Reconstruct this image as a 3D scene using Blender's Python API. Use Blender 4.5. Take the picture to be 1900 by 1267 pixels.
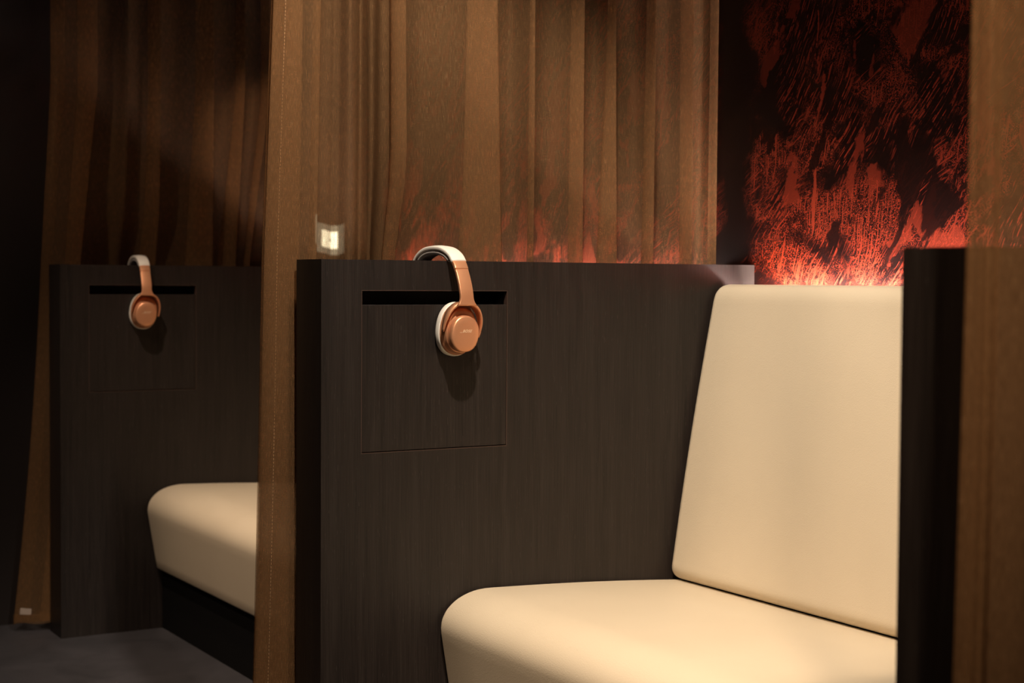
import bpy, bmesh, math, random
from mathutils import Vector, Matrix, Euler
random.seed(7)
scn = bpy.context.scene
col = scn.collection
for o in list(bpy.data.objects):
    bpy.data.objects.remove(o, do_unlink=True)

# ------------------------------------------------------------------ measures
P, T, H, D, Q = 1.7475, 0.1122, 1.0398, 1.0054, 1.4375   # spacing, thickness, height, depth, width
NY0, NY1, NZ0, NZ1, SLOT = 0.0803, 0.3918, 0.6831, 0.9839, 0.957
CEIL = 2.62

# ------------------------------------------------------------------ camera
th, pi_, ro = 1.02803, 0.03880, 0.00675
cam_d = bpy.data.cameras.new('camera')
cam = bpy.data.objects.new('camera', cam_d)
col.objects.link(cam)
v = Vector((-math.sin(th)*math.cos(pi_), math.cos(th)*math.cos(pi_), -math.sin(pi_)))
r = Vector((math.cos(th), math.sin(th), 0))
u = r.cross(v)
r2 = r*math.cos(ro) + u*math.sin(ro)
u2 = -r*math.sin(ro) + u*math.cos(ro)
m = Matrix((r2, u2, -v)).transposed().to_4x4()
m.translation = Vector((2.607, -1.17, 1.0036))
cam.matrix_world = m
cam_d.sensor_width = 36
cam_d.lens = 36*2915.9/1900
cam_d.clip_start = .02
cam_d.dof.use_dof = True
cam_d.dof.focus_distance = 2.93
cam_d.dof.aperture_fstop = 4.8
scn.camera = cam

# ------------------------------------------------------------------ world, exposure, ceiling lamps, added fill spots
w = bpy.data.worlds.new('world')
scn.world = w
w.use_nodes = True
w.node_tree.nodes['Background'].inputs[0].default_value = (1.0, .72, .5, 1)
w.node_tree.nodes['Background'].inputs[1].default_value = .012
scn.view_settings.view_transform = 'Standard'
scn.view_settings.look = 'None'
scn.view_settings.gamma = 1
scn.view_settings.use_curve_mapping = False
scn.view_settings.exposure = 0

def spot(name, loc, target, watts, deg, blend, color, size=.03, square=False):
    l = bpy.data.lights.new(name, 'SPOT')
    l.energy = watts; l.spot_size = math.radians(deg); l.spot_blend = blend
    l.color = color; l.shadow_soft_size = size; l.use_square = square
    o = bpy.data.objects.new(name, l); col.objects.link(o)
    o.location = loc
    o.rotation_euler = (Vector(target)-Vector(loc)).to_track_quat('-Z', 'Y').to_euler()
    return o
WARM = (1.0, .86, .70)
spot('booth_spot', (1.0, -.15, 2.55), (.08, .28, .74), 232, 58, .5, WARM, .03)
spot('far_booth_spot', (-.60, -.52, 2.55), (-1.36, .33, .46), 120, 42, .8, (1, .80, .62), .03)
spot('far_curtain_fill', (-.35, -.15, 2.5), (-1.9, .70, 1.36), 75, 13, .6, (1, .70, .50), .03)  # unseen spot added to strengthen the light strip's patch on the left curtain
spot('near_curtain_fill', (2.75, -.85, 2.5), (1.6, 0, 1.30), 300, 38, 1, (1, .75, .52), .05)  # added fill for the right curtain and the partition end beside it
spot('aisle_fill', (-.7, -1.5, 2.5), (-1.85, .05, 1.0), 44, 38, 1, (1, .75, .55), .05)  # unseen fill added to lift the left curtain's front edge
spot('front_fill', (-.35, -1.35, 2.3), (-1.0, .25, .28), 100, 32, 1, (1, .74, .54), .06)  # added fill standing in for bounce onto the left bench front
spot('front_booth_fill', (1.2, -1.5, 2.2), (.42, .28, .20), 75, 27, 1, (1, .76, .56), .05)  # likewise added, brightens the front of the large bench
g = spot('added_patch_spot', (2.2, -.99, 1.9), (-.162, .0905, 1.080), 9500, 2.6, .1, (.48, .74, 1.0), .003)  # unseen spot added to throw the white square on the middle curtain
# square mask in the added patch spot: bright core, pale surround, dark centre dot
g.data.use_nodes = True
nt = g.data.node_tree
em = nt.nodes['Emission']
tcn = nt.nodes.new('ShaderNodeTexCoord'); sp = nt.nodes.new('ShaderNodeSeparateXYZ')
nt.links.new(tcn.outputs['Normal'], sp.inputs[0])
def lm(op, a, b=None):
    n = nt.nodes.new('ShaderNodeMath'); n.operation = op
    for i, x in enumerate((a, b)):
        if x is None: continue
        if isinstance(x, (int, float)): n.inputs[i].default_value = x
        else: nt.links.new(x, n.inputs[i])
    return n.outputs[0]
ax = lm('DIVIDE', lm('ABSOLUTE', sp.outputs[0]), lm('ABSOLUTE', sp.outputs[2]))
ay = lm('DIVIDE', lm('ABSOLUTE', sp.outputs[1]), lm('ABSOLUTE', sp.outputs[2]))
mxx = lm('MAXIMUM', ax, ay)
core = lm('LESS_THAN', mxx, .0056); halo = lm('MULTIPLY', lm('LESS_THAN', mxx, .0098), .13)
dot = lm('MULTIPLY', lm('LESS_THAN', mxx, .0009), .6)
nt.links.new(lm('SUBTRACT', lm('MAXIMUM', core, halo), dot), em.inputs['Strength'])

# ------------------------------------------------------------------ material helpers
def new_mat(name):
    m = bpy.data.materials.new(name); m.use_nodes = True
    nt = m.node_tree
    return m, nt, nt.nodes['Principled BSDF'], nt.nodes['Material Output']
def N(nt, kind, **kw):
    n = nt.nodes.new('ShaderNode'+kind)
    for k, val in kw.items(): setattr(n, k, val)
    return n
def ramp(nt, fac, stops):
    n = N(nt, 'ValToRGB'); nt.links.new(fac, n.inputs[0])
    e = n.color_ramp.elements
    while len(e) < len(stops): e.new(.5)
    for i, (p, c) in enumerate(stops):
        e[i].position = p; e[i].color = c if len(c) == 4 else (*c, 1)
    return n.outputs[0]
def mapping(nt, out, scale=(1, 1, 1), rot=(0, 0, 0), loc=(0, 0, 0)):
    n = N(nt, 'Mapping'); nt.links.new(out, n.inputs[0])
    n.inputs['Scale'].default_value = scale; n.inputs['Rotation'].default_value = rot
    n.inputs['Location'].default_value = loc
    return n.outputs[0]
def noise(nt, vec, scale, detail=4, rough=.5, dist=0):
    n = N(nt, 'TexNoise'); nt.links.new(vec, n.inputs['Vector'])
    n.inputs['Scale'].default_value = scale; n.inputs['Detail'].default_value = detail
    n.inputs['Roughness'].default_value = rough; n.inputs['Distortion'].default_value = dist
    return n.outputs['Fac']
def math_(nt, op, a, b=None, clamp=False):
    n = N(nt, 'Math', operation=op); n.use_clamp = clamp
    for i, x in enumerate((a, b)):
        if x is None: continue
        if isinstance(x, (int, float)): n.inputs[i].default_value = x
        else: nt.links.new(x, n.inputs[i])
    return n.outputs[0]
def mixc(nt, fac, a, b):
    n = N(nt, 'Mix', data_type='RGBA')
    for s, x in ((0, fac), (6, a), (7, b)):
        if isinstance(x, (int, float)): n.inputs[s].default_value = x
        elif isinstance(x, tuple): n.inputs[s].default_value = (*x, 1) if len(x) == 3 else x
        else: nt.links.new(x, n.inputs[s])
    return n.outputs[2]
def bump(nt, height, strength, dist, bs):
    n = N(nt, 'Bump'); n.inputs['Strength'].default_value = strength
    n.inputs['Distance'].default_value = dist
    nt.links.new(height, n.inputs['Height']); nt.links.new(n.outputs[0], bs.inputs['Normal'])
def objco(nt): return N(nt, 'TexCoord').outputs['Object']
def geopos(nt): return N(nt, 'NewGeometry').outputs['Position']

def mat_wood():
    m, nt, b, o = new_mat('dark_veneer')
    p = geopos(nt)
    fine = noise(nt, mapping(nt, p, (520, 520, 9)), 1, 3, .6)
    mid = noise(nt, mapping(nt, p, (60, 60, 1.6)), 1, 3, .5)
    pores = noise(nt, mapping(nt, p, (900, 900, 40)), 1, 1, .5)
    f = math_(nt, 'ADD', math_(nt, 'MULTIPLY', fine, .65), math_(nt, 'MULTIPLY', mid, .35))
    c = ramp(nt, f, [(.30, (.006, .0045, .004)), (.52, (.0172, .0122, .0104)), (.75, (.030, .0235, .020))])
    c = mixc(nt, math_(nt, 'GREATER_THAN', pores, .74), c, (.055, .044, .038))
    nt.links.new(c, b.inputs['Base Color'])
    b.inputs['Roughness'].default_value = .48
    b.inputs['Specular IOR Level'].default_value = .35
    bump(nt, fine, .25, .0006, b)
    return m
def mat_plain(name, c, rough=.5, metal=0, spec=.5):
    m, nt, b, o = new_mat(name)
    n = noise(nt, objco(nt), 40, 3)
    nt.links.new(mixc(nt, n, tuple(x*.92 for x in c), tuple(min(1, x*1.08) for x in c)), b.inputs['Base Color'])
    b.inputs['Roughness'].default_value = rough; b.inputs['Metallic'].default_value = metal
    b.inputs['Specular IOR Level'].default_value = spec
    return m
def mat_leather():
    m, nt, b, o = new_mat('cream_leather')
    p = geopos(nt)
    lg = noise(nt, p, 5, 3)
    nt.links.new(mixc(nt, lg, (.615, .515, .375), (.675, .572, .425)), b.inputs['Base Color'])
    b.inputs['Roughness'].default_value = .5
    b.inputs['Specular IOR Level'].default_value = .45
    vo = N(nt, 'TexVoronoi'); vo.inputs['Scale'].default_value = 520; nt.links.new(p, vo.inputs['Vector'])
    g = math_(nt, 'ADD', vo.outputs['Distance'], math_(nt, 'MULTIPLY', noise(nt, p, 260, 3), .6))
    bump(nt, g, .22, .0008, b)
    return m
def mat_wallart():
    m, nt, b, o = new_mat('red_black_scratched_lacquer')
    p = geopos(nt)
    xz = N(nt, 'CombineXYZ'); s = N(nt, 'SeparateXYZ'); nt.links.new(p, s.inputs[0])
    nt.links.new(s.outputs[0], xz.inputs[0]); nt.links.new(s.outputs[2], xz.inputs[1])
    q = xz.outputs[0]
    # leaning brush strokes: long axis tipped to the right
    def thr(x, a, c): return ramp(nt, x, [(a, (0, 0, 0)), (c, (1, 1, 1))])
    def mul(a, c): return math_(nt, 'MULTIPLY', a, c)
    def mx_(a, c): return math_(nt, 'MAXIMUM', a, c)
    warp = N(nt, 'TexNoise'); nt.links.new(q, warp.inputs['Vector']); warp.inputs['Scale'].default_value = 3.5
    wv = N(nt, 'VectorMath', operation='MULTIPLY_ADD'); nt.links.new(warp.outputs['Color'], wv.inputs[0])
    wv.inputs[1].default_value = (.10, .06, 0); nt.links.new(q, wv.inputs[2])
    qw = wv.outputs[0]
    lean = mapping(nt, qw, (1, 1, 1), (0, 0, math.radians(34)))
    steep = mapping(nt, qw, (1, 1, 1), (0, 0, math.radians(10)))
    flat = mapping(nt, qw, (1, 1, 1), (0, 0, math.radians(62)))
    big = noise(nt, q, 4.2, 3, .5, .4)
    big2 = noise(nt, mapping(nt, q, loc=(4.4, 2.2, 0)), 6.5, 4, .55, .6)
    big3 = noise(nt, mapping(nt, q, loc=(1.1, 7.2, 0)), 5, 3, .55, .5)
    # fine combed lines, broken along their length
    comb = thr(noise(nt, mapping(nt, lean, (260, 9, 1)), 1, 3, .55, .2), .54, .58)
    brk = thr(noise(nt, mapping(nt, lean, (120, 60, 1)), 1, 3, .6), .44, .50)
    fine = mul(mul(comb, brk), thr(big, .44, .52))
    comb2 = mul(thr(noise(nt, mapping(nt, steep, (230, 10, 1), loc=(7, 2, 0)), 1, 3, .6, .2), .55, .59), thr(big2, .53, .45))
    comb3 = mul(thr(noise(nt, mapping(nt, flat, (220, 14, 1), loc=(2, 6, 0)), 1, 3, .6, .3), .57, .61), thr(big3, .52, .58))
    # curdled crackle
    crk = noise(nt, q, 150, 3, .6, 2.2)
    crackle = mul(thr(crk, .53, .56), thr(big2, .45, .53))
    # flat flakes of red with ragged edges, and a few long slivers
    rag = noise(nt, q, 60, 4, .65)
    fl = math_(nt, 'ADD', noise(nt, mapping(nt, steep, (10, 4.5, 1), loc=(1.3, .2, 0)), 1, 3, .5, .6), mul(math_(nt, 'SUBTRACT', rag, .5), .12))
    flake = mul(thr(fl, .585, .60), .6)
    sl = math_(nt, 'ADD', noise(nt, mapping(nt, steep, (26, 1.6, 1), loc=(5.3, 3.2, 0)), 1, 2, .5, .4), mul(math_(nt, 'SUBTRACT', rag, .5), .16))
    sliver = thr(sl, .665, .68)
    mx = mx_(mx_(mx_(fine, comb2), mx_(comb3, crackle)), mx_(flake, sliver))
    bk = math_(nt, 'ADD', noise(nt, mapping(nt, lean, (9, 3.5, 1), loc=(9, 5, 0)), 1, 4, .6, .7), mul(math_(nt, 'SUBTRACT', rag, .5), .10))
    mx = mul(mx, math_(nt, 'SUBTRACT', 1, mul(thr(bk, .54, .57), .93)))
    # pattern goes black in a ragged band at each partition
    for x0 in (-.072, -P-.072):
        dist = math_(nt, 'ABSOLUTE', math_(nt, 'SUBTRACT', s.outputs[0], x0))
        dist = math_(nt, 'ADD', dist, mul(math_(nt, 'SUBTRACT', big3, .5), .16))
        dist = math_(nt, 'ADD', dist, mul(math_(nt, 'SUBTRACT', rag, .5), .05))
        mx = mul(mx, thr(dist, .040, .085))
    red = mixc(nt, big2, (.155, .0125, .005), (.195, .027, .008))
    dark = mixc(nt, big, (.003, .0008, .0006), (.010, .0016, .0012))
    nt.links.new(mixc(nt, mx, dark, red), b.inputs['Base Color'])
    nt.links.new(math_(nt, 'ADD', .34, math_(nt, 'MULTIPLY', mx, .15)), b.inputs['Roughness'])
    b.inputs['Specular IOR Level'].default_value = .22
    bump(nt, math_(nt, 'ADD', mx, crk), .12, .001, b)
    return m
def mat_floor():
    m, nt, b, o = new_mat('charcoal_floor')
    p = geopos(nt)
    a = noise(nt, p, 6, 6, .65, .5); c = noise(nt, p, 150, 3, .6)
    f = math_(nt, 'ADD', math_(nt, 'MULTIPLY', a, .7), math_(nt, 'MULTIPLY', c, .3))
    nt.links.new(ramp(nt, f, [(.3, (.020, .0185, .021)), (.7, (.046, .042, .047))]), b.inputs['Base Color'])
    b.inputs['Roughness'].default_value = .6
    bump(nt, c, .3, .001, b)
    return m
def mat_curtain():
    m, nt, b, o = new_mat('sheer_bronze_fabric')
    uv = N(nt, 'UVMap').outputs[0]
    s = N(nt, 'SeparateXYZ'); nt.links.new(uv, s.inputs[0])
    # weave: warp threads every 1.5 mm, weft every 1.9 mm, slubby
    wob = noise(nt, mapping(nt, uv, (60, 8, 1)), 1, 3, .6)
    warp = math_(nt, 'SINE', math_(nt, 'ADD', math_(nt, 'MULTIPLY', s.outputs[0], 2*math.pi/.0023), math_(nt, 'MULTIPLY', wob, 2.5)))
    wob2 = noise(nt, mapping(nt, uv, (9, 70, 1)), 1, 3, .6)
    weft = math_(nt, 'SINE', math_(nt, 'ADD', math_(nt, 'MULTIPLY', s.outputs[1], 2*math.pi/.0027), math_(nt, 'MULTIPLY', wob2, 2.5)))
    streak = noise(nt, mapping(nt, uv, (1100, 60, 1)), 1, 3, .65)
    speck = noise(nt, mapping(nt, uv, (900, 520, 1)), 1, 2, .6)
    th_ = math_(nt, 'ADD', math_(nt, 'MULTIPLY', warp, .5), math_(nt, 'MULTIPLY', weft, .35))
    fac = math_(nt, 'ADD', .42, math_(nt, 'MULTIPLY', th_, .28))
    fac = math_(nt, 'ADD', fac, math_(nt, 'MULTIPLY', math_(nt, 'SUBTRACT', streak, .5), .22), clamp=True)
    c = ramp(nt, math_(nt, 'ADD', math_(nt, 'MULTIPLY', streak, .6), math_(nt, 'MULTIPLY', speck, .4)),
             [(.33, (.18, .094, .042)), (.55, (.325, .175, .080)), (.72, (.54, .345, .185))])
    df = N(nt, 'BsdfDiffuse'); nt.links.new(c, df.inputs[0])
    tl = N(nt, 'BsdfTranslucent'); nt.links.new(c, tl.inputs[0])
    gl = N(nt, 'BsdfGlossy'); nt.links.new(c, gl.inputs[0]); gl.inputs['Roughness'].default_value = .45
    m1 = N(nt, 'MixShader'); m1.inputs[0].default_value = .38
    nt.links.new(df.outputs[0], m1.inputs[1]); nt.links.new(tl.outputs[0], m1.inputs[2])
    m2 = N(nt, 'MixShader'); m2.inputs[0].default_value = .12
    nt.links.new(m1.outputs[0], m2.inputs[1]); nt.links.new(gl.outputs[0], m2.inputs[2])
    tr = N(nt, 'BsdfTransparent'); tr.inputs[0].default_value = (1, .95, .90, 1)
    m3 = N(nt, 'MixShader'); nt.links.new(fac, m3.inputs[0])
    nt.links.new(tr.outputs[0], m3.inputs[1]); nt.links.new(m2.outputs[0], m3.inputs[2])
    nt.links.new(m3.outputs[0], o.inputs[0])
    nt.nodes.remove(b)
    return m
def mat_emit(name, c, s):
    m, nt, b, o = new_mat(name)
    b.inputs['Base Color'].default_value = (.8, .8, .8, 1)
    b.inputs['Emission Color'].default_value = (*c, 1); b.inputs['Emission Strength'].default_value = s
    return m
def mat_rose():
    m, nt, b, o = new_mat('satin_rose_gold')
    n = noise(nt, objco(nt), 2500, 2)
    nt.links.new(mixc(nt, n, (.70, .315, .16), (.78, .37, .20)), b.inputs['Base Color'])
    b.inputs['Metallic'].default_value = .55; b.inputs['Roughness'].default_value = .38
    return m

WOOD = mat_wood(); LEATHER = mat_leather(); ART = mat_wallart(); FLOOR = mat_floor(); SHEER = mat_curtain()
BLACK = mat_plain('matt_black_board', (.004, .0036, .0036), .75, 0, .12)
NICHE = mat_plain('niche_black', (.004, .0035, .003), .8)
TRIMM = mat_plain('brown_edge_band', (.055, .032, .024), .45)
DARKW = mat_plain('dark_lacquer', (.010, .005, .004), .6)
ROSE = mat_rose()
ROSED = mat_plain('darker_copper', (.42, .16, .075), .42, .5)
CREAMP = mat_plain('off_white_leather', (.80, .74, .66), .55)
GREYP = mat_plain('grey_suede_padding', (.30, .27, .25), .9)
LOGO = mat_plain('pale_gold_print', (.95, .70, .48), .35, .3)
HOLE = mat_plain('tiny_hole_black', (.01, .008, .006), .8)
LEDM = mat_emit('led_white', (1.0, .80, .72), 1050)
LEDB = mat_emit('led_back_leak', (1.0, .80, .72), 190)
LEDF = mat_emit('led_white_dimmed', (1.0, .80, .72), 900)
ALU = mat_plain('aluminium_channel', (.5, .5, .5), .4, .8)
TAGM = mat_plain('pale_care_label', (.36, .28, .23), .8)
THREAD = mat_plain('pale_thread', (.42, .28, .16), .7)

# ------------------------------------------------------------------ object helpers
def obj(name, bm, mat, parent=None, smooth=False):
    me = bpy.data.meshes.new(name)
    bmesh.ops.recalc_face_normals(bm, faces=bm.faces)
    bm.to_mesh(me); bm.free()
    me.materials.append(mat)
    if smooth:
        for f in me.polygons: f.use_smooth = True
    o = bpy.data.objects.new(name, me); col.objects.link(o)
    if parent: o.parent = parent
    return o
def empty(name, loc):
    o = bpy.data.objects.new(name, None); col.objects.link(o); o.location = loc
    o.empty_display_size = .1
    return o
def tag(o, label, cat, group=None):
    o['label'] = label; o['category'] = cat
    if group: o['group'] = group
    return o
def struct(o, label=None):
    o['kind'] = 'structure'
    if label: o['label'] = label
    return o
def box(bm, x0, x1, y0, y1, z0, z1, bev=0, seg=2):
    vs = [bm.verts.new((x, y, z)) for x in (x0, x1) for y in (y0, y1) for z in (z0, z1)]
    fs = [bm.faces.new([vs[i] for i in q]) for q in
          ((0, 1, 3, 2), (4, 6, 7, 5), (0, 4, 5, 1), (2, 3, 7, 6), (0, 2, 6, 4), (1, 5, 7, 3))]
    if bev:
        es = list({e for f in fs for e in f.edges})
        bmesh.ops.bevel(bm, geom=es, offset=bev, segments=seg, affect='EDGES', profile=.5)
def copy_tree(o, parent=None):
    c = o.copy(); col.objects.link(c)
    if parent: c.parent = parent
    for ch in list(o.children): copy_tree(ch, c)
    return c

# ------------------------------------------------------------------ the setting
bm = bmesh.new(); box(bm, -4.2, 4.5, -3.2, D+.1, -.08, 0)
struct(obj('floor', bm, FLOOR), 'dark charcoal floor')
bm = bmesh.new(); box(bm, -4.2, 4.5, -3.2, D+.1, CEIL, CEIL+.08)
struct(obj('ceiling', bm, BLACK), 'black ceiling')
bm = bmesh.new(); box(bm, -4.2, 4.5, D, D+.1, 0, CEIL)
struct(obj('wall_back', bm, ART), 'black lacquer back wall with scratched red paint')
bm = bmesh.new(); box(bm, -2.10, -2.0, -.9, D, 0, CEIL)
struct(obj('wall_left', bm, DARKW), 'very dark side wall')

# ------------------------------------------------------------------ partitions with a drop-in niche
def slab_with_niche():
    bm = bmesh.new()
    dp = .055
    ys = [0, NY0, NY1, D]; zs = [0, NZ0, NZ1, H]
    g = {(i, j): bm.verts.new((0, ys[i], zs[j])) for i in range(4) for j in range(4)}
    for i in range(3):
        for j in range(3):
            if (i, j) == (1, 1): continue
            bm.faces.new([g[i, j], g[i+1, j], g[i+1, j+1], g[i, j+1]])
    rim = [g[1, 1], g[2, 1], g[2, 2], g[1, 2]]
    inn = [bm.verts.new((-dp, q.co.y, q.co.z)) for q in rim]
    for k in range(4):
        bm.faces.new([rim[k], rim[(k+1) % 4], inn[(k+1) % 4], inn[k]])
    bm.faces.new(inn)
    bk = {(i, j): bm.verts.new((-T, ys[i], zs[j])) for i in range(4) for j in range(4)}
    for i in range(3):
        for j in range(3):
            bm.faces.new([bk[i, j], bk[i, j+1], bk[i+1, j+1], bk[i+1, j]])
    for k in range(3):
        bm.faces.new([g[0, k], g[0, k+1], bk[0, k+1], bk[0, k]])
        bm.faces.new([g[3, k], g[3, k+1], bk[3, k+1], bk[3, k]])
        bm.faces.new([g[k, 0], g[k+1, 0], bk[k+1, 0], bk[k, 0]])
        bm.faces.new([g[k, 3], g[k+1, 3], bk[k+1, 3], bk[k, 3]])
    return bm
def make_partition():
    root = empty('partition', (0, 0, 0))
    obj('slab', slab_with_niche(), WOOD, root)
    bm = bmesh.new()
    g = .0016
    box(bm, -.020, -.0008, NY0+g, NY1-g, NZ0+g*1.6, SLOT, .0007, 1)
    obj('flap', bm, WOOD, root)
    bm = bmesh.new(); box(bm, -.0545, -.0205, NY0+.0006, NY1-.0006, NZ0+.0006, NZ1-.0006)
    o = obj('niche_lining', bm, NICHE, root)
    # hollow the lining: keep only back and sides
    me = o.data
    b2 = bmesh.new(); b2.from_mesh(me)
    b2.faces.ensure_lookup_table()
    for f in list(b2.faces):
        if f.normal.x > .9: b2.faces.remove(f)
    b2.to_mesh(me); b2.free()
    tr = bmesh.new(); e = .0011
    box(tr, -.012, .0002, NY0-.0002, NY0+e, NZ0, NZ1)
    box(tr, -.012, .0002, NY1-e, NY1+.0002, NZ0, NZ1)
    box(tr, -.012, .0002, NY0, NY1, NZ1-e, NZ1+.0002)
    box(tr, -.012, .0002, NY0, NY1, NZ0-.0002, NZ0+e)
    obj('edge_trim', tr, TRIMM, root)
    return root
part = make_partition()
tag(part, 'dark brown veneer partition in the middle, its flap below the sharp headphones', 'partition', 'low booth partitions')
pa = copy_tree(part); pa.location = (-P, 0, 0)
tag(pa, 'dim dark veneer partition at far left with headphones over its top', 'partition', 'low booth partitions')
pc = copy_tree(part); pc.location = (Q+T, 0, 0)
tag(pc, 'near black partition end at the right, partly behind the blurred curtain', 'partition', 'low booth partitions')

# ------------------------------------------------------------------ upholstered benches
def arc(pts, cy, cz, ry, rz, a0, a1, n):
    for i in range(n+1):
        a = math.radians(a0+(a1-a0)*i/n)
        pts.append((cy+ry*math.cos(a), cz+rz*math.sin(a)))
def extrude_profile(prof, x0, x1, rx=.014, nb=5, crown=0.0, ny=12):
    """closed Y-Z outline run along X, ends rounded by insetting the outline"""
    cy = sum(p[0] for p in prof)/len(prof); cz = sum(p[1] for p in prof)/len(prof)
    n = len(prof)
    nr = []
    for i in range(n):
        a, b = prof[i-1], prof[(i+1) % n]
        t = Vector((b[0]-a[0], b[1]-a[1])); t.normalize()
        nr.append((t.y, -t.x))
    area = sum(prof[i][0]*prof[(i+1) % n][1]-prof[(i+1) % n][0]*prof[i][1] for i in range(n))
    sg = 1 if area > 0 else -1
    secs = []
    for k in range(nb+1):
        a = math.pi/2*k/nb
        secs.append((x0+rx*(1-math.sin(a)), rx*(1-math.cos(a))))
    secs = secs[::-1]
    secs = [(x0+rx*(1-math.cos(math.pi/2*k/nb)), rx*(1-math.sin(math.pi/2*k/nb))) for k in range(nb+1)]
    mid = [(x0+rx+(x1-x0-2*rx)*k/ny, 0) for k in range(1, ny)]
    secs = secs + mid + [(x1-(x-x0), s) for x, s in secs[::-1]]
    bm = bmesh.new(); rings = []
    for x, ins in secs:
        f = 4*(x-x0)*(x1-x)/(x1-x0)**2
        rings.append([bm.verts.new((x, p[0]-sg*q[0]*(ins-crown*f), p[1]-sg*q[1]*(ins-crown*f))) for p, q in zip(prof, nr)])
    for a, b in zip(rings, rings[1:]):
        for i in range(n):
            bm.faces.new([a[i], a[(i+1) % n], b[(i+1) % n], b[i]])
    bm.faces.new(rings[0]); bm.faces.new(rings[-1][::-1])
    return bm
def seat_profile():
    p = []
    p += [(.815, .180), (.815, .378)]
    p += [(.811, .384), (.803, .3866)]
    for i in range(1, 12):
        f = i/12; p.append((.803+(.352-.803)*f, .3866+(.4125-.3866)*f+.003*math.sin(f*math.pi)))
    # big soft front roll
    A = Vector((.352, .4125)); B = Vector((.243, .335)); C1 = Vector((.290, .4155)); C2 = Vector((.236, .385))
    for i in range(15):
        t = i/14
        q = A*(1-t)**3+C1*3*t*(1-t)**2+C2*3*t*t*(1-t)+B*t**3
        p.append((q.x, q.y))
    for i in range(1, 8):
        f = i/8; p.append((.243+(.2685-.243)*f, .335+(.184-.335)*f))
    p += [(.2695, .179), (.272, .175), (.277, .1738)]
    for i in range(1, 5): p.append((.277+(.81-.277)*i/5, .1738))
    p.append((.811, .175))
    return p
def back_profile():
    p = []
    # bottom, then up the front, over the top, down the back
    p += [(.880, .388), (.850, .3862), (.822, .3862)]
    A = Vector((.822, .3862)); B = Vector((.7835, .425))
    C1 = Vector((.800, .3862)); C2 = Vector((.776, .395))
    for i in range(1, 11):
        t = i/10; q = A*(1-t)**3+C1*3*t*(1-t)**2+C2*3*t*t*(1-t)+B*t**3
        p.append((q.x, q.y))
    for i in range(1, 14):
        f = i/14; p.append((.7835+(.882-.7835)*f+0.004*math.sin(f*math.pi)*-1, .425+(.958-.425)*f))
    A = Vector((.882, .958)); B = Vector((.925, .9985)); C1 = Vector((.887, .988)); C2 = Vector((.902, .9985))
    for i in range(11):
        t = i/10; q = A*(1-t)**3+C1*3*t*(1-t)**2+C2*3*t*t*(1-t)+B*t**3
        p.append((q.x, q.y))
    p += [(.937, .9965), (.944, .990), (.946, .980)]
    for i in range(1, 8):
        f = i/8; p.append((.946+(.890-.946)*f, .980+(.40-.980)*f))
    p.append((.888, .392))
    return p
def make_bench(x0, x1, label):
    root = empty('bench', ((x0+x1)/2, .55, 0))
    mx = Matrix.Translation((-(x0+x1)/2, -.55, 0))
    def part_(name, bm, mat, smooth):
        bmesh.ops.transform(bm, matrix=mx, verts=bm.verts)
        o = obj(name, bm, mat, root, smooth); return o
    s = part_('seat_cushion', extrude_profile(seat_profile(), x0+.003, x1-.003, .012), LEATHER, True)
    k = part_('backrest', extrude_profile(back_profile(), x0+.003, x1-.003, .020), LEATHER, True)
    k['label'] = 'tall reclined cream leather back cushion'
    bm = bmesh.new(); box(bm, x0+.002, x1-.002, .289, D-.002, 0.0005, .1730)
    part_('plinth', bm, BLACK, False)
    bm = bmesh.new()
    vs = [(x, y, z) for x in (x0+.004, x1-.004) for (y, z) in ((.894, .3858), (.952, .965), (.962, .965), (.962, .3858))]
    vv = [bm.verts.new(c) for c in vs]
    for q in ((0, 1, 2, 3), (7, 6, 5, 4)): bm.faces.new([vv[i] for i in q])
    for i in range(4): bm.faces.new([vv[i], vv[(i+1) % 4], vv[(i+1) % 4+4], vv[i+4]])
    part_('backing_board', bm, BLACK, False)
    bm = bmesh.new(); box(bm, x0+.003, x1-.003, .818, D-.003, .1735, .385)
    part_('support_box', bm, BLACK, False)
    return tag(root, label, 'bench', 'cream leather booth benches')
make_bench(0, Q, 'large cream leather bench with tall backrest beside the middle partition')
make_bench(-P, -T-.135, 'dim cream leather bench at left, only its seat end showing')

# ------------------------------------------------------------------ light strips behind the backrests
def led(x0, x1, label, glow):
    root = empty('light_strip', ((x0+x1)/2, D-.016, .955))
    c = (x0+x1)/2
    bm = bmesh.new()
    L = (x1-x0)/2-.006
    box(bm, -L, L, -.012, .0155, -.006, 0); box(bm, -L, L, .0125, .0155, 0, .006); box(bm, -L, L, -.012, -.010, 0, .004)
    obj('channel', bm, ALU, root)
    # diffuser strip leans towards the wall it washes
    bm = bmesh.new(); box(bm, -L+.03, L, -.005, .005, -.0008, .0008)
    df = obj('diffuser', bm, glow, root)
    df.data.materials.append(LEDB)          # the strip's back only leaks a little light
    for f in df.data.polygons:
        if f.normal.z < .5: f.material_index = 1
    df.location = (0, -.002, .007); df.rotation_euler = (math.radians(-65), 0, 0)
    return tag(root, label, 'light strip', 'light strips behind the backrests')
led(0, Q, 'glowing light strip behind the large backrest washing the red wall', LEDM)
led(-P, -T-.135, 'glowing light strip behind the middle curtain washing the red wall', LEDF)

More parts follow.
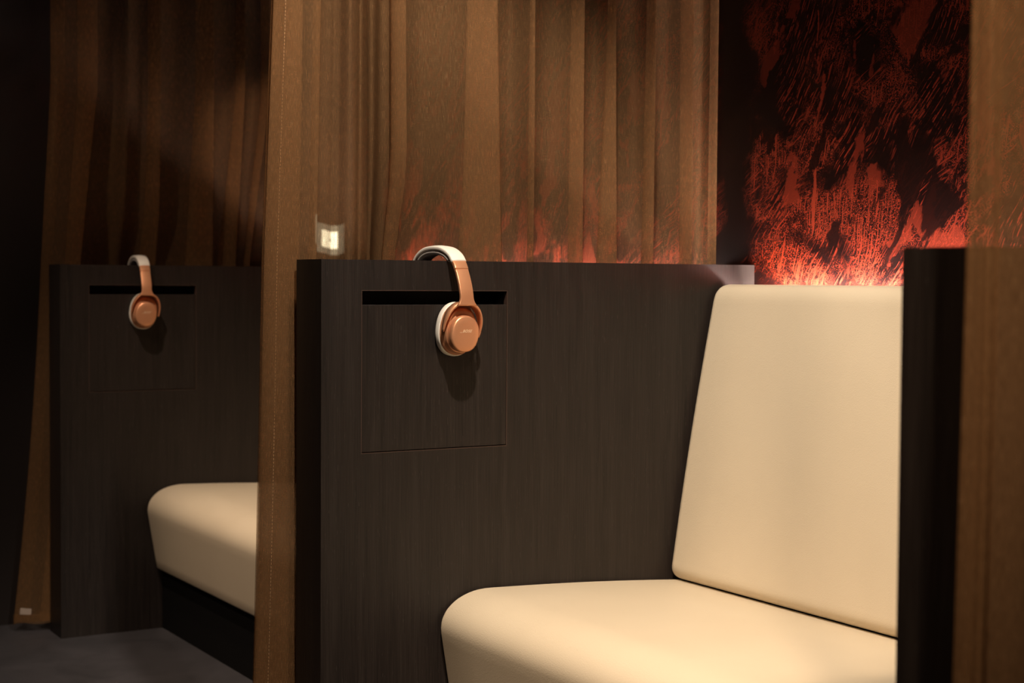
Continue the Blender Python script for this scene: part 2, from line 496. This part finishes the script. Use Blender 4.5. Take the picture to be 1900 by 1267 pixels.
# ------------------------------------------------------------------ sheer curtains
KB = [(-0.072, 0.036, 0.030, 0.036), (-0.070, -0.022, -0.041, -0.066), (-0.067, 0.040, 0.032, 0.038), (-0.064, -0.020, -0.038, -0.063), (-0.060, 0.038, 0.030, 0.036), (-0.048, -0.003, -0.019, -0.04), (-0.042, -0.029, -0.048, -0.075), (-0.02, 0.008, -0.008, -0.030), (-0.006, 0.051, 0.042, 0.030), (-0.035, 0.049, 0.039, 0.034), (-0.05, 0.089, 0.084, 0.056), (-0.05, 0.107, 0.104, 0.079), (-0.02, 0.12, 0.12, 0.111), (-0.05, 0.153, 0.154, 0.148), (-0.018, 0.164, 0.164, 0.167), (-0.055, 0.202, 0.203, 0.207), (-0.03, 0.221, 0.226, 0.23), (-0.006, 0.228, 0.236, 0.24), (-0.035, 0.211, 0.213, 0.217), (-0.06, 0.283, 0.289, 0.294), (-0.04, 0.339, 0.342, 0.347), (-0.01, 0.438, 0.452, 0.463), (-0.04, 0.383, 0.374, 0.372), (-0.058, 0.487, 0.491, 0.498), (-0.01, 0.524, 0.524, 0.527), (-0.04, 0.534, 0.529, 0.526), (-0.06, 0.592, 0.597, 0.605), (-0.01, 0.646, 0.646, 0.654), (-0.04, 0.633, 0.63, 0.633), (-0.06, 0.7, 0.695, 0.702), (-0.01, 0.726, 0.734, 0.744), (-0.04, 0.725, 0.699, 0.695), (-0.06, 0.798, 0.797, 0.801), (-0.01, 0.828, 0.828, 0.837), (-0.04, 0.827, 0.818, 0.822), (-0.06, 0.891, 0.891, 0.903), (-0.01, 0.929, 0.929, 0.939), (-0.04, 0.916, 0.921, 0.932), (-0.055, 0.978, 0.980, 0.982), (-0.01, 0.999, 0.999, 0.999), (-0.025, 0.986, 0.985, 0.986)]
KA = [(-0.06, 0.064, 0.022, -0.044), (-0.04, 0.017, -0.012, -0.094), (-0.02, 0.053, 0.019, -0.061), (-0.01, 0.144, 0.093, 0.009), (-0.045, 0.095, 0.057, -0.017), (-0.06, 0.188, 0.17, 0.103), (-0.02, 0.236, 0.218, 0.17), (-0.055, 0.274, 0.261, 0.229), (-0.01, 0.329, 0.324, 0.312), (-0.045, 0.303, 0.285, 0.266), (-0.06, 0.398, 0.377, 0.361), (-0.01, 0.491, 0.487, 0.478), (-0.045, 0.446, 0.413, 0.39), (-0.06, 0.54, 0.508, 0.497), (-0.01, 0.589, 0.559, 0.546), (-0.045, 0.572, 0.512, 0.5), (-0.06, 0.635, 0.583, 0.566), (-0.01, 0.667, 0.602, 0.598), (-0.045, 0.655, 0.598, 0.595), (-0.06, 0.758, 0.724, 0.707), (-0.015, 0.81, 0.794, 0.778), (-0.055, 0.864, 0.866, 0.869), (-0.015, 0.919, 0.921, 0.925), (-0.05, 0.965, 0.966, 0.967), (-0.015, 0.995, 0.995, 0.995)]
KC = [(0.05, -0.049, -0.046, -0.068), (0.045, -0.074, -0.075, -0.104), (0.02, -0.034, -0.033, -0.057), (0.03, -0.033, -0.031, -0.046), (0.012, -0.003, 0.0, -0.015), (0.045, -0.040, -0.038, -0.050), (0.060, .010, .010, 0.0)]
yy = .05
while yy < .93:
    KC += [(.015+random.random()*.01, yy, yy, yy), (.05+random.random()*.012, yy-.012, yy-.014, yy-.016), (.058, yy+.03, yy+.03, yy+.03)]
    yy += .075+random.random()*.03
ZK = (1.55, 1.04, .03)
def lag(z, a, b, c):
    if z >= ZK[0]: return a
    z0, z1, z2 = ZK
    if z >= z1: return b+(a-b)*(z-z1)/(z0-z1)
    # ease to the hem with a slight outward flare
    f = (z1-z)/(z1-z2)
    return b+(c-b)*(f*.55+f*f*.45)
def crom(P4, t):
    a, b, c, d = P4
    return .5*((2*b)+(c-a)*t+(2*a-5*b+4*c-d)*t*t+(3*b-a-3*c+d)*t**3)
def plan(keys, z, sub=9):
    pts = [Vector((k[0], lag(z, *k[1:]))) for k in keys]
    pts = [pts[0]*2-pts[1]]+pts+[pts[-1]*2-pts[-2]]
    out = []
    for i in range(1, len(pts)-2):
        for s in range(sub): out.append(crom(pts[i-1:i+3], s/sub))
    out.append(pts[-2].copy())
    return out
def curtain(keys, xoff, label, zbot=.028, nz=40, hem_at=None, sway=.0015, xlim=None, cup_y=None):
    root = empty('curtain', (xoff, .4, zbot))
    zs = [zbot+(CEIL-.004-zbot)*(k/nz)**1.15 for k in range(nz+1)]
    ref = plan(keys, 1.3)
    cum = [0]
    for a, b in zip(ref, ref[1:]): cum.append(cum[-1]+(b-a).length)
    bm = bmesh.new(); uvl = bm.loops.layers.uv.new('UVMap')
    rows = []
    for z in zs:
        pl = plan(keys, z); row = []
        for i, q in enumerate(pl):
            dx = sway*math.sin(i*.31+z*2.1)+sway*.7*math.sin(i*.83-z*3.3)
            x = q.x+dx
            if xlim: x = min(max(x, xlim[0]), xlim[1])
            if cup_y is not None:      # the cloth is pushed aside by the ear cup behind the partition
                f = math.exp(-((q.y-cup_y)/.10)**4)*min(1, max(0, (1.22-z)/.2))
                x = x*(1-f)+(-.070+x*.5)*f
            row.append(bm.verts.new((x, min(q.y, D-.004)-.4, z-zbot)))
        rows.append(row)
    for j in range(nz):
        for i in range(len(ref)-1):
            f = bm.faces.new([rows[j][i], rows[j][i+1], rows[j+1][i+1], rows[j+1][i]])
            for l, (ii, jj) in zip(f.loops, ((i, j), (i+1, j), (i+1, j+1), (i, j+1))):
                l[uvl].uv = (cum[ii], zs[jj])
    cl = obj('cloth', bm, SHEER, root, True)
    # bottom hem: a doubled turn-up, slightly proud of the cloth
    bm = bmesh.new(); uvl = bm.loops.layers.uv.new('UVMap')
    pl = plan(keys, zbot)
    for s in (1,):
        ring = []
        for i, q in enumerate(pl):
            y = min(q.y, D-.004)-.4
            wv = .003*math.sin(i*.5)
            ring.append([bm.verts.new((q.x+.0012*s, y, -.004+wv)), bm.verts.new((q.x+.0012*s, y, .022))])
        for i in range(len(ring)-1):
            f = bm.faces.new([ring[i][0], ring[i+1][0], ring[i+1][1], ring[i][1]])
            for l, (ii, zz) in zip(f.loops, ((i, 0), (i+1, 0), (i+1, .026), (i, .026))): l[uvl].uv = (cum[ii], zz)
    obj('bottom_hem', bm, SHEER, root, True)
    # line of stitches that runs down the front edge
    if hem_at is not None:
        bm = bmesh.new(); z = zbot+.01
        while z < 1.9:
            def at(zz):
                pl = plan(keys, zz); q = pl[int(hem_at)]; n = pl[int(hem_at)+1]; fr = hem_at-int(hem_at)
                p_ = q.lerp(n, fr); return Vector((p_.x+.0012, p_.y-.4, zz-zbot))
            a, b = at(z), at(z+.0042)
            k = .0003
            vs = [bm.verts.new(c) for c in (a+Vector((k, -k, 0)), a+Vector((k, k, 0)), b+Vector((k, k, 0)), b+Vector((k, -k, 0)),
                                            a+Vector((-k, 0, 0)), b+Vector((-k, 0, 0)))]
            for q in ((0, 1, 2, 3), (0, 3, 5, 4), (1, 4, 5, 2), (0, 4, 1), (3, 2, 5)): bm.faces.new([vs[i] for i in q])
            z += .0068
        obj('stitching', bm, THREAD, root)
    return tag(root, label, 'curtain', 'sheer bronze curtains')
curtain(KB, -T, 'bright sheer bronze curtain hanging behind the middle partition', hem_at=9*6+5.5, xlim=(-.075, -.003), cup_y=.275)
ca = curtain(KA, -P-T, 'dim sheer brown curtain hanging behind the far left partition', xlim=(-.088, -.003), cup_y=.245)
curtain(KC, Q+T, 'blurred sheer brown curtain in the right foreground', xlim=(.004, .09))
# care label sewn on the left curtain's bottom hem
bm = bmesh.new()
box(bm, -.0006, .0006, -.0155, .0155, -.009, .009, .0004, 1)
tg = obj('care_label', bm, TAGM, ca)
tg.location = (-.026+.004, -.068-.4+.004, .030); tg.rotation_euler = (math.radians(-6), 0, math.radians(-20))

# ------------------------------------------------------------------ headphones
def sweep(path, prof, mat, name, parent):
    """path: list of (x,z); prof: closed list of (across y, outward normal)"""
    bm = bmesh.new(); rings = []
    for i, p in enumerate(path):
        a = Vector(path[max(0, i-1)]); b = Vector(path[min(len(path)-1, i+1)])
        t = (b-a).normalized(); nrm = Vector((-t.y, t.x))
        pr = prof(i/(len(path)-1)) if callable(prof) else prof
        rings.append([bm.verts.new((p[0]+nrm.x*n, y, p[1]+nrm.y*n)) for y, n in pr])
    k = len(rings[0])
    for a, b in zip(rings, rings[1:]):
        for i in range(k): bm.faces.new([a[i], a[(i+1) % k], b[(i+1) % k], b[i]])
    bm.faces.new(rings[0]); bm.faces.new(rings[-1])
    return obj(name, bm, mat, parent, True)
def rrect(wy, n0, n1, r=.0025, seg=4, crown=0):
    pts = []
    hy = wy/2
    for cx, cz, a0 in ((hy-r, n1-r, 0), (-hy+r, n1-r, 90), (-hy+r, n0+r, 180), (hy-r, n0+r, 270)):
        for i in range(seg+1):
            a = math.radians(a0+90*i/seg); pts.append((cx+r*math.cos(a), cz+r*math.sin(a)))
        if a0 == 0 and crown:
            for f in (.25, .5, .75): pts.append(((hy-r)*(1-2*f), n1+crown*math.sin(f*math.pi)))
    return pts
def oval(bm, secs, n=48, e=2.25):
    rings = []
    for x, cy, cz, ry, rz in secs:
        ring = []
        for i in range(n):
            a = 2*math.pi*i/n; c, s = math.cos(a), math.sin(a)
            ring.append(bm.verts.new((x, cy+ry*math.copysign(abs(c)**(2/e), c), cz+rz*math.copysign(abs(s)**(2/e), s))))
        rings.append(ring)
    for a, b in zip(rings, rings[1:]):
        for i in range(n): bm.faces.new([a[i], a[(i+1) % n], b[(i+1) % n], b[i]])
    return rings
def smoothpath(keys, sub=6):
    pts = [Vector(k) for k in keys]; pts = [pts[0]*2-pts[1]]+pts+[pts[-1]*2-pts[-2]]; out = []
    for i in range(1, len(pts)-2):
        for s in range(sub): out.append(tuple(crom(pts[i-1:i+3], s/sub)))
    out.append(tuple(pts[-2])); return out
TOP = [(-.078, -.003), (-.067, .0075), (-.053, .0150), (-.035, .0205), (-.018, .0228), (0, .0235), (.018, .0228), (.035, .0205), (.053, .0150), (.067, .0075), (.078, -.003)]
JOINT = [(.078, -.003), (.084, -.010), (.088, -.0165)]
ARM = [(.0883, -.0172), (.096, -.031), (.103, -.046), (.1085, -.064), (.1105, -.084)]
def make_headphones():
    root = empty('headphones', (-T/2, .2707, H))
    sweep(smoothpath(TOP), rrect(.031, -.0030, .0055, .003, 4, .0012), CREAMP, 'headband', root)
    sweep(smoothpath([(x*.965, z-.0005) for x, z in TOP[1:-1]]), rrect(.029, -.0105, -.0028, .0036), GREYP, 'headband_padding', root)
    for s in (1, -1):
        def mir(path): return [(s*x, z) for x, z in path]
        q = rrect(.0285, -.0030, .0045, .0018) if s > 0 else rrect(.0285, -.0045, .0030, .0018)
        sweep(smoothpath(mir(JOINT)), q, ROSE, 'slider_joint', root)
        def q2(f, s=s):
            wd = .0275+.014*max(0, (f-.80)/.20)**2
            return rrect(wd, -.0026, .0041, .0016) if s > 0 else rrect(wd, -.0041, .0026, .0016)
        sweep(smoothpath(mir(ARM)), q2, ROSE, 'band_arm', root)
        # yoke: fork that cradles the cup, turned a little about its pivot
        yk = bmesh.new(); sec = []
        cz = -.130
        NA = 40
        for i in range(NA+1):
            a = math.radians(-8+196*i/NA)
            ry, rz = .0368, .0478
            c, s_ = math.cos(a), math.sin(a)
            e = 2.3
            yv = ry*math.copysign(abs(c)**(2/e), c); zv = rz*math.copysign(abs(s_)**(2/e), s_)
            n = Vector((yv/ry**2, zv/rz**2)).normalized()
            endf = min(1, min(i, NA-i)/7)
            top = max(0, math.sin(a))**2
            th_ = .0034+.0022*top
            xo0 = .0300+.056+.002*(1-endf); xo1 = .0460+.056+.006*top
            ww = []
            for (xx, tt) in ((xo0, 0), (xo1-.0012, 0), (xo1, .0010), (xo1, th_-.0012), (xo1-.0014, th_), (xo0, th_)):
                if endf < 1: xx = xo0+(xx-xo0)*(.45+.55*math.sin(endf*math.pi/2))
                ww.append(yk.verts.new((s*xx, yv+n.x*tt, cz+zv+n.y*tt)))
            sec.append(ww)
        for a, b in zip(sec, sec[1:]):
            for i in range(6): yk.faces.new([a[i], a[(i+1) % 6], b[(i+1) % 6], b[i]])
        yk.faces.new(sec[0]); yk.faces.new(sec[-1])
        piv = Vector((0, 0, -.084))
        rot = Matrix.Translation(piv+Vector((0, .0065, 0))) @ Matrix.Rotation(math.radians(-9), 4, 'X') @ Matrix.Translation(-piv)
        bmesh.ops.transform(yk, matrix=rot, verts=yk.verts)
        yo = obj('yoke', yk, ROSE, root, True)
        # ear cup shell and its sub-parts
        b = bmesh.new(); o_ = .056
        rg = oval(b, [(s*(x+o_), 0, z, ry, rz) for x, z, ry, rz in (
            (.018, -.129, .0370, .0485), (.021, -.129, .0375, .0490), (.0235, -.129, .0372, .0487), (.026, -.129, .0350, .0465),
            (.0275, -.1300, .0338, .0450), (.034, -.1310, .0328, .0430), (.0375, -.1325, .0318, .0405), (.039, -.134, .0308, .0380))])
        b.faces.new(rg[0]); b.faces.new(rg[-1])
        bmesh.ops.transform(b, matrix=rot, verts=b.verts)
        cup = obj('ear_cup', b, ROSE, root, True)
        b = bmesh.new()
        rg = oval(b, [(s*(x+o_), 0, z, ry, rz) for x, z, ry, rz in (
            (.0385, -.1355, .0300, .0362), (.0415, -.1358, .0302, .0360), (.0425, -.1360, .0293, .0350), (.0435, -.1362, .0293, .0346),
            (.0470, -.1368, .0298, .0346), (.0520, -.1372, .0293, .0338), (.0540, -.1374, .0284, .0328), (.0552, -.1375, .0262, .0306), (.0558, -.1375, .018, .021), (.0560, -.1375, .006, .007))], 56)
        b.faces.new(rg[0]); b.faces.new(rg[-1])
        bmesh.ops.transform(b, matrix=rot, verts=b.verts)
        obj('outer_cap', b, ROSE, cup, True)
        b = bmesh.new()
        prof = [(.0195, .0355, .0470), (.0195, .0378, .0496), (.016, .0385, .0510), (.010, .0390, .0515), (.005, .0385, .0510), (.0015, .0365, .0487), (.0004, .0335, .0450), (.0015, .0285, .0395), (.006, .0255, .0365), (.014, .0250, .0360)]
        rg = oval(b, [(s*(x+o_), 0, -.129, ry, rz) for x, ry, rz in prof])
        bmesh.ops.transform(b, matrix=rot, verts=b.verts)
        obj('ear_cushion', b, CREAMP, cup, True)
        b = bmesh.new()
        rg = oval(b, [(s*(.013+o_), 0, -.129, .027, .038), (s*(.018+o_), 0, -.129, .027, .038)], 32)
        b.faces.new(rg[0]); b.faces.new(rg[-1])
        bmesh.ops.transform(b, matrix=rot, verts=b.verts)
        obj('driver_cloth', b, GREYP, cup, True)
        # microphone pin hole
        b = bmesh.new()
        rg = oval(b, [(s*(.0540+o_), .0215, -.124, .0007, .0010), (s*(.0549+o_), .0215, -.124, .0007, .0010)], 10, 2)
        b.faces.new(rg[-1])
        obj('microphone_hole', b, HOLE, cup)
        # raised lettering
        tc = bpy.data.curves.new('lettering', 'FONT'); tc.body = 'BOSE'; tc.size = .0088; tc.shear = .45
        tc.align_x = 'CENTER'; tc.align_y = 'CENTER'; tc.extrude = .00025; tc.space_character = 1.12; tc.offset = .00006
        to = bpy.data.objects.new('tmp_text', tc); col.objects.link(to)
        bpy.context.view_layer.update()
        me = bpy.data.meshes.new_from_object(to.evaluated_get(bpy.context.evaluated_depsgraph_get()))
        bpy.data.objects.remove(to)
        b = bmesh.new(); b.from_mesh(me); bpy.data.meshes.remove(me)
        box(b, -.0172, -.0112, -.0030, -.0022, -.00025, .00025)
        R = Matrix(((0, 0, s, s*(.05605+o_)), (s, 0, 0, 0), (0, 1, 0, -.1315), (0, 0, 0, 1)))
        bmesh.ops.transform(b, matrix=R @ Matrix.Scale(.86, 4), verts=b.verts)
        for vtx in b.verts: vtx.co.x = s*(.0563+o_) if abs(vtx.co.x) > .0560+o_-.0001 else s*(.0553+o_)
        obj('lettering', b, LOGO, cup)
    return root
hp = make_headphones()
tag(hp, 'sharp rose gold headphones hooked over the middle partition', 'headphones', 'rose gold headphones')
h2 = copy_tree(hp); h2.location = (-P-T/2, .2400, H-.001); h2.rotation_euler = (0, 0, math.radians(-6))
tag(h2, 'dim smaller looking rose gold headphones hooked over the far left partition', 'headphones', 'rose gold headphones')
